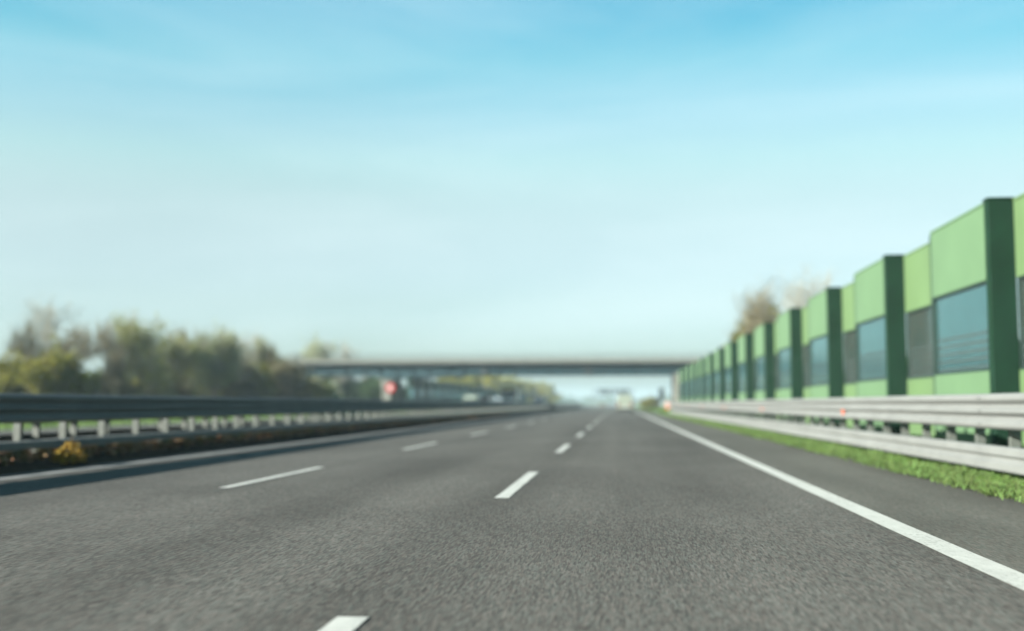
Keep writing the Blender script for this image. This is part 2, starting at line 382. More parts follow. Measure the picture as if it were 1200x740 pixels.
def guardrail(label, x_front, side, y0, y1, z_up, low, low_z, low_h, pitch, first, seed, group=None):
    t = thing('guardrail', label, 'guardrail', (0, 0, 0), 0, group)
    xr = x_front - side * .078
    rail_mesh(W3, xr, side, z_up, y0, y1, seed=seed).build('upper_rail', 'galv', t)
    rail_mesh(low, xr, side, low_z, y0, y1, seed=seed + 1).build('lower_rail', 'galv', t)
    xp = xr - side * .31
    pm = post_mb(side).mesh('post', 'galv_post'); am = arm_mb(side, low_z, low_h).mesh('spacer', 'galv_post'); lm = low_arm_mb(side, low_z, low_h).mesh('lower_bracket', 'galv_post')
    n = 0; y = first; rest = MB()
    while y < y1:
        if n < 100:
            p = link('post', pm, t, (xp, y, 0)); link('spacer', am, p); link('lower_bracket', lm, p)
        else:
            rest.box(xp - .055, xp + .055, y - .05, y + .05, -.3, 1.18); rest.box(*sorted((xp + side * .07, xp + side * .24)), y - .045, y + .045, .86, 1.14)
        n += 1; y += pitch
    if rest.v: tag(rest.build('distant_posts', 'galv_post', t), kind='stuff')
    return t
guardrail('long shaded steel guardrail on the median beside the left lane, nearest the dark shadow strip', -10.0, 1, 3, 306, .75, UC, .30, .14, 1.58, 4.18, 3)
guardrail('steel guardrail on the far side of the median, seen through the shaded one', -12.45, -1, 3, 306, .75, UC, .32, .14, 1.58, 4.7, 13)
gr = guardrail('bright sunlit steel guardrail with two rails along the grass at the right of the road', 5.18, -1, 3, 118, .73, W2, .16, .33, 1.5, 4.33, 23)
b = MB(); b.box(-.02, .0, -.055, .055, -.03, .09); b.tube((-.02, -.0, .03), (-.03, 0, .03), .045, .04, 12)
rm = b.mesh('reflector', 'orange', .006)
for y in (11.7, 26.3, 40.9, 55.5, 70.1, 84.7, 99.3, 113.9): link('reflector', rm, gr, (5.175, y, .86))
b = MB(); 
for k in range(4):
    b.cur = k % 2; b.box(-.3, .1, -.04, .0, .55 + k * .2, .748 + k * .2)
b.build('end_marker', ['orange', 'sign_white'], gr).location = (5.2, 117.9, 0)

# ------------------------------------------------------------------ noise barriers
def noise_barrier(label, side, X, y0, n, H=4.85):
    """bays step in and out; side=+1 stands right of the road and faces -x"""
    t = thing('noise_barrier', label, 'noise barrier', (X, y0, 0))
    s = side
    def bx(x0, x1, *r):
        b = MB(); b.box(*sorted((s * x0, s * x1)), *r); return b
    b = bx(0, .47, 0, .26, -.3, H + .03); b.box(*sorted((-s * .015, s * .485)), -.015, .275, H + .03, H + .08)
    col = b.mesh('column', 'column_green', .012)
    slim = bx(.04, .6, 3.98, 4.1, -.3, H - .02).mesh('slim_column', 'frame_dark', .01)
    def bay(xa, a, e, m, gm):
        up = bx(xa, xa + .14, a, e, 3.42, H)
        up.box(*sorted((s * (xa - .02), s * (xa + .16))), a + .01, e - .01, H, H + .04)
        lo = bx(xa, xa + .14, a, e, -.2, 1.7)
        gl = bx(xa + .06, xa + .075, a + .05, e - .05, 1.74, 3.38)
        fr = bx(xa + .02, xa + .12, a, e, 1.7, 1.75); fr.box(*sorted((s * (xa + .02), s * (xa + .12))), a, e, 3.37, 3.42)
        fr.box(*sorted((s * (xa + .02), s * (xa + .12))), a, a + .055, 1.75, 3.37); fr.box(*sorted((s * (xa + .02), s * (xa + .12))), e - .055, e, 1.75, 3.37)
        return (up.mesh('upper_panel', m), lo.mesh('lower_panel', m), gl.mesh('glass_pane', gm), fr.mesh('pane_frame', 'frame_dark'))
    front = bay(.04, .26, 3.98, 'panel_green', 'screen_glass'); back = bay(.46, 4.1, 8.0, 'panel_green_back', 'screen_glass_dusty')
    for k in range(n):
        o = (0, 8 * k, 0)
        link('column', col, t, o)
        for part in ((front,) if k == n - 1 else (front, back)):
            link('upper_panel', part[0], t, o); link('lower_panel', part[1], t, o)
            g = link('glass_pane', part[2], t, o); link('pane_frame', part[3], g)
        link('slim_column', slim, t, o)
    return t
noise_barrier('green noise barrier with glass windows and dark columns behind the sunlit guardrail at right', 1, 6.9, 5.2, 16)
noise_barrier('distant grey green noise barrier with glass windows beyond the opposite carriageway under the bridge', -1, -30.0, 158, 26)

# ------------------------------------------------------------------ bridge
br = thing('road_bridge', 'concrete and steel road bridge crossing over the whole motorway', 'bridge', (-12, 165, 0))
def at(b, name, m, bevel=0.0):
    o = b.build(name, m, br, bevel); o.matrix_parent_inverse = Matrix.Translation((12, -165, 0)); return o
XL, XR = -66, 24
b = MB(); b.box(XL, XR, 159.4, 170.6, 6.78, 7.05); at(b, 'deck', 'concrete', .03)
for ya, yb in ((159.0, 159.35), (170.65, 171.0)):
    b = MB(); b.box(XL, XR, ya + .06, yb - .02, 6.8, 7.07); at(b, 'fascia', 'dark_steel')
    b = MB(); b.box(XL, XR, ya, yb, 7.075, 7.5)
    for k in range(18): b.box(XL + 5 * k + .0, XL + 5 * k + .04, ya - .01, ya, 7.09, 7.48)
    at(b, 'parapet', 'concrete_pale', .03)
for yy in (160.2, 163.4, 166.6, 169.6):
    b = MB(); secs = []                                                  # haunched plate girder
    xs = [XL + i * 2 for i in range(46)]
    def dep(x):
        return 5.38 - 0.5 * math.exp(-((x + 33.5) / 7.5) ** 2) if x > -33.5 else 5.38 - .5 * math.exp(-((x + 33.5) / 2.5) ** 2)
    secs = [[(x, yy - .03, dep(x)), (x, yy + .03, dep(x)), (x, yy + .03, 6.775), (x, yy - .03, 6.775)] for x in xs]
    b.prism(secs)
    b.prism([[(x, yy - .28, dep(x) - .05), (x, yy + .28, dep(x) - .05), (x, yy + .28, dep(x)), (x, yy - .28, dep(x))] for x in xs])
    x = XL + 1
    while x < XR:
        b.box(x, x + .03, yy - .25, yy - .03, dep(x) + .01, 6.77); x += 2.5
    at(b, 'girder', 'girder')
    for x in (-19.5, -4.4):
        b = MB(); b.box(x - .45, x + .45, yy - .31, yy - .27, dep(x) - .09, 6.77); at(b, 'splice_plate', 'dark_steel')
for yy, dx in ((161.0, 0), (169.0, -0.25)):
    b = MB(); b.box(-34.6 + dx, -33.3 + dx, yy - .6, yy + .6, -.2, 3.0); at(b, 'pier', 'concrete_pale' if yy < 165 else 'concrete', .06)
    b = MB(); b.prism([[(-34.6 + dx, yy - .6, 3.0), (-33.3 + dx, yy - .6, 3.0), (-33.3 + dx, yy + .6, 3.0), (-34.6 + dx, yy + .6, 3.0)],
                       [(-34.9 + dx, yy - .8, 4.55), (-33.2 + dx, yy - .8, 4.55), (-33.2 + dx, yy + .8, 4.55), (-34.9 + dx, yy + .8, 4.55)]]); b.box(-34.7 + dx, -33.4 + dx, yy - .5, yy + .5, 4.55, 4.83); at(b, 'pier_head', 'concrete_pale', .04)
b = MB(); b.box(8.0, 9.2, 159.6, 170.4, -.2, 5.45); at(b, 'abutment', 'concrete_pale', .05)
b = MB(); b.box(-66, -50.2, 159.6, 170.4, 4.6, 5.45); at(b, 'abutment', 'concrete', .05)
for ya in (159.18, 170.83):
    b = MB()
    for zz in (7.75, 8.05, 8.45): b.tube((XL, ya, zz), (XR, ya, zz), .03, .03, 6)
    x = XL
    while x < XR:
        b.box(x - .03, x + .03, ya - .03, ya + .03, 7.5, 8.5); x += 1.25
    at(b, 'railing', 'galv_post')
def mound(name, pts_bottom, pts_top, m):
    b = MB(); b.prism([pts_bottom, pts_top]); b.smooth = False
    return tag(b.build(name, m), kind='structure')
mound('embankment', [(-40, 150, -.1), (-40, 180, -.1), (-140, 184, -.1), (-140, 146, -.1)], [(-50, 159.3, 5.1), (-50, 170.7, 5.1), (-140, 170.7, 6.7), (-140, 159.3, 6.7)], 'verge')
mound('embankment', [(9.3, 150, -.1), (120, 146, -.1), (120, 184, -.1), (9.3, 180, -.1)], [(9.3, 159.3, 5.2), (120, 159.3, 6.7), (120, 170.7, 6.7), (9.3, 170.7, 5.2)], 'verge')

# ------------------------------------------------------------------ signs, gantry
t = thing('speed_limit_sign', 'round red rimmed road sign on a post beyond the median guardrail by the bridge pier', 'road sign', (-10.83 - .4, 54, 0))
b = MB(); b.tube((0, 0, -.2), (0, 0, 2.15), .03, .03, 10); b.build('post', 'galv_post', t)
b = MB(); b.tube((0, -.05, 1.87), (0, -.035, 1.87), .25, .25, 40); b.build('disc', 'sign_red', t, .003)
b = MB(); b.tube((0, -.056, 1.87), (0, -.052, 1.87), .10, .10, 36); b.build('disc_face', 'sign_white', t)
t = thing('marker_sign', 'dark upright sign board on posts past the end of the right guardrail', 'road sign', (5.75, 150, 0))
b = MB(); b.box(-.36, .36, -.03, .03, 1.6, 3.2); b.build('board', 'dark_steel', t, .02)
for x in (-.22, .22):
    b = MB(); b.tube((x, .06, -.2), (x, .06, 3.1), .035, .035, 8); b.build('post', 'galv_post', t)
t = thing('sign_gantry', 'far overhead sign gantry with dark boards spanning the lanes beyond the bridge', 'gantry', (-1.8, 480, 0))
b = MB()
for zz in (5.6, 7.0):
    for yy in (-.5, .5): b.tube((-9, yy, zz), (8, yy, zz), .09, .09, 6)
for k in range(17):
    x = -9 + k; b.tube((x, -.5, 5.6), (x + 1, -.5, 7.0), .05, .05, 5); b.tube((x, .5, 7.0), (x + 1, .5, 5.6), .05, .05, 5)
b.build('truss', 'dark_steel', t)
for x in (-9, 8):
    b = MB(); b.tube((x, 0, -.2), (x, 0, 7.1), .22, .17, 10); b.build('post', 'galv_post', t)
for xa, xb in ((-6.6, -1.6), (-.8, 1.2), (1.8, 6.4)):
    b = MB(); b.box(xa, xb, -.72, -.56, 5.0, 7.4); b.build('board', 'dark_steel', t, .03)

# ------------------------------------------------------------------ vehicles
def sym(b, prof, w_low, w_top, zsplit):
    pass
def wheel(parent, x, y, r, w):
    b = MB(); b.tube((-w / 2, 0, 0), (w / 2, 0, 0), r, r, 24); o = b.build('wheel', 'rubber', parent, .02); o.location = (x, y, r)
    s = 1 if x > 0 else -1
    b = MB(); b.tube((s * w / 2, 0, 0), (s * (w / 2 + .012), 0, 0), r * .62, r * .55, 18)
    for k in range(5):
        a = k * 1.2566; b.tube((s * (w / 2 + .012), 0, 0), (s * (w / 2 + .016), r * .5 * math.cos(a), r * .5 * math.sin(a)), .03, .03, 5)
    rim = b.build('rim', 'rim', o)
def car(label, cat, paint, X, Y, away, kind='car', group=None, name=None, blind=False):
    """front towards +y in local space"""
    t = thing(name or ('van' if kind == 'van' else 'car'), label, cat, (X, Y, 0), 0 if away else math.pi, group)
    if kind == 'van': L_, w, h, hb, belt = 5.2, 1.95, 2.25, .95, 1.2
    elif kind == 'suv': L_, w, h, hb, belt = 4.6, 1.86, 1.72, .95, 1.0
    else: L_, w, h, hb, belt = 4.1, 1.76, 1.47, .85, .92
    y0, y1 = -L_ / 2, L_ / 2; g = .22
    if kind == 'van':
        low = [(y0, g + .1), (y0 + .08, g), (y1 - .1, g), (y1, g + .15), (y1, .75), (y1 - .1, .95), (y1 - .95, belt), (y0, belt)]
        top = [(y0, belt), (y1 - .95, belt), (y1 - 1.75, h - .08), (y1 - 2.0, h), (y0 + .15, h), (y0 + .04, h - .12)]
    else:
        low = [(y0, g + .12), (y0 + .08, g), (y1 - .1, g), (y1, g + .15), (y1, .62), (y1 - .15, .78), (y1 - 1.05, belt), (y0 + .02, belt + .02), (y0, .8)]
        top = [(y0 + .02, belt), (y1 - 1.05, belt), (y1 - 1.85, h - .05), (y1 - 2.1, h), (y0 + .5, h), (y0 + .25, h - .06)]
    b = MB()
    b.prism([[(-w / 2, y, z) for y, z in low], [(w / 2, y, z) for y, z in low]])
    b.build('body', paint, t, .07, 3)
    b = MB(); ins = .13 if kind == 'van' else .2
    def lx(z): return w / 2 - .02 - ins * (z - belt) / (h - belt)
    b.prism([[(-lx(z), y, z - .02) for y, z in top], [(lx(z), y, z - .02) for y, z in top]])
    cab = b.build('cabin', paint, t, .06, 3)
    # glazing, proud of the cabin
    def pane(name, pts, n):
        b = MB(); n = Vector(n).normalized() * .012
        b.prism([[Vector(p) for p in pts], [Vector(p) + n for p in pts]]); return b.build(name, 'glass_dark', cab)
    wi = .1
    # rear window
    (ya, za), (yb, zb) = (top[0], top[-1])
    za2 = za + (.12 if kind != 'van' else .62); f = (za2 - za) / (zb - za); ya2 = ya + (yb - ya) * f
    if not blind: pane('rear_window', [(-lx(za2) + wi, ya2, za2), (lx(za2) - wi, ya2, za2), (lx(zb) - wi, yb, zb - .06), (-lx(zb) + wi, yb, zb - .06)], (0, -(zb - za), (yb - ya)))
    (ya, za), (yb, zb) = top[1], top[2]
    if kind == 'van': yb, zb = ya + (yb - ya) * .58, za + (zb - za) * .58
    pane('windscreen', [(-lx(za) + wi, ya - .03, za + .05), (lx(za) - wi, ya - .03, za + .05), (lx(zb) - wi, yb + .03, zb - .02), (-lx(zb) + wi, yb + .03, zb - .02)], (0, zb - za, ya - yb))
    for s in (-1, 1):
        zt = h - (.16 if kind != 'van' else .55); zb_ = belt + .07
        ys = [(y0 + .45, y1 - 2.6), (y1 - 2.5, y1 - 1.25)] if kind != 'van' else [(y1 - 2.6, y1 - 1.2)]
        for a, e in ys:
            et = e - (.55 if e > y1 - 1.6 else 0); at_ = a + (.18 if a < y0 + .5 else 0)
            pane('side_window', [(s * lx(zb_), a, zb_), (s * lx(zb_), e, zb_), (s * lx(zt), et, zt), (s * lx(zt), at_, zt)], (s, 0, .15))
        b = MB(); b.box(s * (w / 2 - .16) - .11, s * (w / 2 - .16) + .11, y0 - .02, y0 + .06, belt - .36 if kind != 'van' else .75, belt - .1 if kind != 'van' else 1.2); b.build('tail_light', 'lamp_red', t, .015)
        b = MB(); b.box(s * (w / 2 - .25) - .17, s * (w / 2 - .25) + .17, y1 - .09, y1 + .02, .58, .74); b.build('headlight', 'lamp_clear', t, .015)
        b = MB(); b.box(*sorted((s * (w / 2 - .02), s * (w / 2 + .17))), y1 - 1.45, y1 - 1.35, belt + .03, belt + .2); b.build('mirror', paint, t, .02)
    b = MB(); b.box(-w / 2 + .05, w / 2 - .05, y0 - .05, y0 + .1, g + .08, g + .32); b.build('bumper', 'plastic', t, .02)
    b = MB(); b.box(-w / 2 + .12, w / 2 - .12, y1 - .08, y1 + .035, g + .05, g + .25); b.build('bumper', 'plastic', t, .02)
    b = MB(); b.box(-.26, .26, y0 - .03, y0 - .012, .68, .79); b.build('number_plate', 'sign_white', t)
    r = .34 if kind == 'van' else .31
    for s in (-1, 1):
        for y in (y0 + .85, y1 - .85): wheel(t, s * (w / 2 - .1), y, r, .22)
    return t
def truck(label, paint_cab, paint_box, X, Y, away, h=3.1, group=None):
    t = thing('box_truck', label, 'truck', (X, Y, 0), 0 if away else math.pi, group)
    b = MB(); b.box(-1.15, 1.15, -3.6, 1.6, 1.0, h); b.build('cargo_box', paint_box, t, .04)
    cab = [(1.75, .5), (3.6, .5), (3.65, 1.3), (3.4, 2.3), (3.1, 2.45), (1.75, 2.45)]
    b = MB(); b.prism([[(-1.05, y, z) for y, z in cab], [(1.05, y, z) for y, z in cab]]); c = b.build('cab', paint_cab, t, .07, 3)
    b = MB(); b.prism([[(-.92, 3.66, 1.4), (.92, 3.66, 1.4), (.9, 3.44, 2.22), (-.9, 3.44, 2.22)], [(-.92, 3.645, 1.4), (.92, 3.645, 1.4), (.9, 3.425, 2.22), (-.9, 3.425, 2.22)]]); b.build('windscreen', 'glass_dark', c)
    b = MB(); b.box(-.4, .4, -3.5, 1.75, .6, .95); b.build('chassis', 'plastic', t)
    b = MB(); b.box(-1.08, 1.08, 3.5, 3.72, .4, .72); b.build('bumper', 'plastic', t, .02)
    for s in (-1, 1):
        b = MB(); b.box(s * .8 - .17, s * .8 + .17, 3.6, 3.7, .78, .98); b.build('headlight', 'lamp_clear', t, .015)
        b = MB(); b.box(s * .9 - .12, s * .9 + .12, -3.64, -3.58, .8, .95); b.build('tail_light', 'lamp_red', t)
        for y in (-2.3, 2.6): wheel(t, s * .92, y, .45, .28)
    return t
car('white van seen from behind, driving in the right lane towards the bridge', 'van', 'car_white', .75, 140, True, 'van', blind=True)
car('tiny white car far ahead in the middle lane, left of the white van', 'car', 'car_white', -4.15, 286, True)
OG = 'vehicles on the opposite carriageway'
car('white van coming the other way, leftmost of the vehicles above the shaded guardrail', 'van', 'car_white', -20.0, 150, False, 'van', OG)
car('reddish brown van coming the other way, behind the leftmost white van', 'van', 'car_brown', -20.6, 170, False, 'van', OG)
car('pale blue grey van coming the other way, between the reddish brown van and the truck', 'van', 'car_blue', -20.0, 186, False, 'van', OG)
truck('light grey truck with a tall dark box coming the other way above the guardrail', 'car_blue', 'car_dark', -16.5, 168, False, 3.25, OG)
truck('dark truck coming the other way where the shaded guardrail fades out', 'car_dark', 'car_dark', -18.7, 262, False, 3.0, OG)

# ------------------------------------------------------------------ trees
TREE = {}
def grow(kind, seed, H, spread, leafmat, twigmat, density, leafsize, low=0.12, lvl=4, upright=.55):
    """returns (trunk mesh, crown mesh): limbs in the trunk, fine twigs and leaves in the crown"""
    rnd = random.Random(seed); T = MB(); C = MB(); tips = []
    def branch(p, d, L_, r, lv):
        n = 3 if lv < 3 else 2
        for i in range(n):
            d = (d + Vector((rnd.gauss(0, .16), rnd.gauss(0, .16), rnd.gauss(.05, .1)))).normalized()
            q = p + d * (L_ / n); r2 = r * (.8 if lv else .82)
            if lv <= 1: T.tube(p, q, r, r2, 7 if lv == 0 else 5, cap=False)
            else: C.cur = 0; C.tube(p, q, max(r, .012), max(r2, .008), 3, cap=False)
            if lv >= 2: tips.append((q, d))
            if lv < lvl and (lv > 0 or i > 0 or low < .2):
                for _ in range(rnd.choice((2, 3)) if lv else rnd.choice((3, 4))):
                    a = rnd.uniform(0, 6.283); o = d.orthogonal().normalized(); o.rotate(Matrix.Rotation(a, 3, d))
                    nd = (d * upright + o * spread * rnd.uniform(.6, 1.1) + Vector((0, 0, .12))).normalized()
                    branch(q - (q - p) * rnd.uniform(0, .6), nd, L_ * rnd.uniform(.5, .72), r2 * .55, lv + 1)
            p, r = q, r2
        if lv >= 2: tips.append((p, d))
    if low < .05:
        for _ in range(5):
            branch(Vector((rnd.gauss(0, .3), rnd.gauss(0, .3), -.1)), Vector((rnd.gauss(0, .35), rnd.gauss(0, .35), 1)).normalized(), H * .5, H * .008, 1)
    else:
        T.tube((0, 0, -.3), (0, 0, H * low), H * .02, H * .017, 8, cap=False)
        branch(Vector((0, 0, H * low)), Vector((0, 0, 1)), H * .52, H * .017, 0)
    zmax = max(v[2] for v in C.v) or 1; k = H / zmax
    if leafmat and density:
        for (q, d) in tips:
            # clumps: whole sprays drop out so that gaps stay open
            if math.sin(q.x * 1.9 + seed) + math.sin(q.y * 2.1) + math.sin(q.z * 1.7 + 2) < -1.0: continue
            m = int(density + rnd.random())
            for _ in range(m):
                c = q + Vector((rnd.gauss(0, .18), rnd.gauss(0, .18), rnd.gauss(0, .16)))
                e = Euler((rnd.uniform(-1.1, 1.1), rnd.uniform(-1.1, 1.1), rnd.uniform(0, 6.3))).to_matrix(); s = leafsize * rnd.uniform(.6, 1.3)
                C.cur = 1
                C.face([c + e @ Vector(p) * s for p in ((-1, 0, 0), (0, -.5, .12), (1, 0, 0), (0, .5, .12))])
    def fit(b):
        b.v = [(v[0] * k, v[1] * k, v[2] * k if v[2] > 0 else v[2]) for v in b.v]
    fit(T); fit(C)
    tm = T.mesh('trunk', 'bark'); cm = C.mesh('crown', [twigmat, leafmat or twigmat])
    TREE[kind] = (tm, cm, H); return TREE[kind]
grow('bare', 1, 10, .75, None, 'twig_grey', 0, .1, low=.14)
grow('bare_brown', 2, 9, .7, 'leaf_brown', 'twig', 1, .10, low=.08)
grow('lime', 3, 9, .75, 'leaf_lime', 'twig_grey', 1.1, .12, low=.07)
grow('pale', 4, 9, .6, 'leaf_pale', 'twig_grey', 1.2, .12, low=.07)
grow('olive_bush', 5, 5.5, .95, 'leaf_olive', 'twig', 5, .15, low=.0)
grow('green_bush', 6, 5, .95, 'leaf_green', 'twig', 7, .15, low=.0)
grow('brown_bush', 7, 5, .95, 'leaf_brown', 'twig', 4, .12, low=.0)
grow('yellow', 8, 9, .95, 'leaf_yellow', 'twig', 8, .28, low=.04)
grow('poplar', 9, 10, .32, 'leaf_pale', 'twig_grey', 1, .1, low=.08, upright=.95)
grow('olive', 10, 9, .75, 'leaf_olive', 'twig', 5, .15, low=.1)
def tree(kind, x, y, h, label, cat='tree', group=None, wide=1.0, rz=None, name=None):
    tm, cm, H = TREE[kind]; s = h / H
    nm = name or ('shrub' if 'bush' in kind else 'bare_tree' if 'bare' in kind else 'poplar_tree' if kind == 'poplar' else 'leafy_tree')
    t = thing(nm, label, cat, (x, y, 0), random.uniform(0, 6.28) if rz is None else rz, group)
    t.scale = (s * wide, s * wide, s)
    link('trunk', tm, t); link('crown', cm, t); return t
G1 = 'trees behind the opposite carriageway at left'
tree('olive_bush', -40.1, 75, 5.9, 'rounded dense olive brown shrub, the lowest round crown near the left edge', 'shrub', G1, 1.05)
tree('brown_bush', -44.5, 74, 4.6, 'dark brown shrub cut by the left edge of the picture', 'shrub', G1, 1.1)
tree('bare', -53, 98, 11.5, 'tall thin bare tree rising behind the rounded olive shrub', 'tree', G1, .8)
tree('bare', -58, 92, 10.5, 'pale bare tree at the far left edge behind the dark brown shrub', 'tree', G1, .7)
tree('bare_brown', -42.8, 88, 8.7, 'dark twiggy brown tree between the rounded olive shrub and the lime green tree', 'tree', G1, .62)
tree('lime', -40.9, 92, 9.4, 'loose lime green tree just right of the dark twiggy brown tree', 'tree', G1, .72)
tree('bare_brown', -43.4, 106, 9.4, 'brown half bare tree between the lime green tree and the pale green tree', 'tree', G1, .75)
tree('pale', -36.4, 97, 8.7, 'broad pale green tree, widest crown in the left row', 'tree', G1, .85)
tree('poplar', -37.4, 112, 9.4, 'slender bare poplar just right of the broad pale green tree', 'tree', G1, .8)
tree('olive_bush', -36.6, 106, 6.3, 'dark olive bush at the foot of the slender bare poplar', 'shrub', G1, .9)
tree('brown_bush', -37.0, 118, 6.5, 'brown bush right of the dark olive bush, ahead of the bridge end', 'shrub', G1, .95)
tree('pale', -50.5, 178, 13.0, 'pale green tree rising above the left end of the bridge', 'tree', G1, .85)
tree('bare', -46.8, 184, 12.4, 'bare grey tree beside the pale green one above the bridge', 'tree', G1, .8)
tree('green_bush', -40.6, 180, 5.8, 'dark green bush under the bridge left of the pier', 'shrub', G1, 1.1)
tree('green_bush', -37.4, 186, 4.6, 'smaller green bush tucked against the bridge pier', 'shrub', G1, 1.1)
tree('green_bush', -44.5, 184, 5.2, 'green bush at the toe of the left embankment behind the bridge', 'shrub', G1, 1.1)
tree('olive_bush', -43.0, 192, 5.6, 'olive bush between the green ones behind the bridge left of the pier', 'shrub', G1, 1.1)
tree('green_bush', -50.5, 196, 7.2, 'taller green bush behind the left embankment under the bridge end', 'shrub', G1, 1.1)
tree('olive_bush', -54.0, 204, 7.6, 'taller olive bush behind the left embankment under the bridge end', 'shrub', G1, 1.2)
tree('brown_bush', -48.0, 208, 6.6, 'brown bush far behind the bridge between green bushes', 'shrub', G1, 1.2)
tree('bare_brown', -47.0, 84, 8.2, 'bare brown tree just left of the dark twiggy brown tree', 'tree', G1, .7)
tree('bare_brown', -39.5, 103, 8.2, 'wispy brown tree partly hidden by the broad pale green tree', 'tree', G1, .7)
tree('bare', -35.6, 104, 8.4, 'bare grey tree between the broad pale green tree and the slender poplar', 'tree', G1, .6)
for x, y, h, k, w_, lab in ((-45.6, 90, 8.4, 'bare_brown', 1.05, 'wispy brown tree between the rounded olive shrub and the dark twiggy one'), (-50, 80, 8.8, 'bare_brown', .8, 'wispy brown tree left of the rounded olive shrub, behind it'), (-46.5, 90, 5.6, 'olive', .7, 'leafy olive tree just right of the rounded olive shrub'),
        (-46.0, 100, 9.6, 'bare', .9, 'bare grey tree behind the dark twiggy brown tree'), (-41.5, 97, 8.0, 'lime', .8, 'smaller lime green tree right behind the loose lime green one'),
        (-40.0, 108, 8.8, 'bare', .8, 'bare grey tree behind the broad pale green tree'), (-38.0, 100, 7.4, 'lime', .8, 'lime green tree touching the left side of the broad pale green tree'),
        (-38.5, 120, 8.6, 'bare_brown', .8, 'wispy brown tree right of the slender poplar'), (-37.2, 126, 7.4, 'bare', .9, 'low bare grey tree just before the bridge end'),
        (-44.0, 136, 7.6, 'bare_brown', .9, 'wispy brown tree in front of the bridge end'), (-47.5, 144, 9.6, 'pale', .8, 'pale green tree in front of the bridge end')):
    tree(k, x, y, h, lab, 'tree', G1, w_)
HG = 'low hedge bushes below the left trees'
for x, y, h, k, lab in ((-48.5, 82, 4.2, 'brown_bush', 'low brown hedge bush behind the rounded olive shrub'), (-44.5, 92, 4.4, 'brown_bush', 'low brown hedge bush under the dark twiggy brown tree'),
                   (-42.5, 96, 4.2, 'olive_bush', 'low olive hedge bush under the loose lime green tree'), (-41, 102, 4.6, 'brown_bush', 'low brown hedge bush right of the lime green tree'),
                   (-39.5, 104, 4.5, 'olive_bush', 'low olive hedge bush left below the broad pale green tree'), (-36.2, 101, 3.8, 'brown_bush', 'low brown hedge bush below the broad pale green tree'),
                   (-38.8, 113, 5.0, 'brown_bush', 'low brown hedge bush behind the slender bare poplar'), (-37.5, 128, 5.2, 'olive_bush', 'low olive hedge bush just before the bridge end'),
                   (-41, 132, 5.4, 'brown_bush', 'low brown hedge bush before the left embankment'), (-46, 128, 6.0, 'brown_bush', 'tall brown hedge bush far back before the left embankment')):
    tree(k, x, y, h, lab, 'shrub', HG, 1.0)
G2 = 'yellow green trees under the bridge'
for i, (x, y, h, k, w) in enumerate(((-36.5, 258, 8.0, 'yellow', 1.2), (-37.5, 282, 9.0, 'yellow', 1.2), (-36.2, 305, 8.8, 'olive', 1.2), (-38, 330, 9.8, 'yellow', 1.2), (-36.5, 352, 9.6, 'yellow', 1.1),
                        (-37, 380, 10.2, 'yellow', 1.2), (-35.8, 410, 10.4, 'olive', 1.2), (-36.5, 445, 10.2, 'yellow', 1.2), (-34.5, 480, 9.8, 'yellow', 1.2), (-34.5, 520, 9.6, 'olive', 1.3))):
    lab = 'olive tree in the row seen under the bridge beyond the far noise barrier' if k == 'olive' else 'yellow green tree in the row seen under the bridge beyond the far noise barrier'
    if i == 0: lab = 'yellow green tree under the bridge, leftmost of the row behind the far noise barrier'
    if i == 9: lab = 'olive tree under the bridge, where the row ends against the open sky'
    tree(k, x, y, h, lab, 'tree', G2, w)
G3 = 'trees behind the right noise barrier'
tree('bare_brown', 11.3, 95, 11.4, 'brown tree with few leaves, leftmost behind the green noise barrier', 'tree', G3, .8)
tree('olive', 11.2, 99, 9.6, 'low olive leafed tree just above the green noise barrier', 'tree', G3, .85)
tree('bare', 15.1, 110, 13.8, 'tall pale bare tree in the middle behind the green noise barrier', 'tree', G3, .85)
tree('bare', 12.2, 70, 10.0, 'bare grey tree, rightmost behind the green noise barrier', 'tree', G3, .75)
tree('bare', 13.0, 104, 10.2, 'thin bare grey tree between the olive tree and the tall pale bare tree', 'tree', G3, .6)
BG = 'shrubs seen through the noise barrier glass'
rb = random.Random(77)
for i in range(22):
    k = rb.choice(('brown_bush', 'green_bush', 'brown_bush', 'olive_bush')); y = 22 + i * 4.6
    tree(k, rb.uniform(10.5, 15), y, rb.uniform(2.0, 3.6), k.split('_')[0] + ' shrub dimly seen through the glass of the right noise barrier', 'shrub', BG, rb.uniform(.9, 1.4))
for i, (x, y, h) in enumerate(((17, 33, 5.0), (20, 48, 5.6), (18, 66, 5.2))):
    tree('bare_brown', x, y, h, 'small brown tree dimly seen through the glass of the right noise barrier', 'tree', BG, .9)
G4 = 'small shrubs beyond the right guardrail'
tree('olive_bush', 6.2, 222, 2.9, 'small olive shrub on the right verge beyond the bridge', 'shrub', G4, 1.0)
tree('brown_bush', 7.4, 250, 3.0, 'small brown shrub behind the olive one beyond the bridge', 'shrub', G4, 1.0)

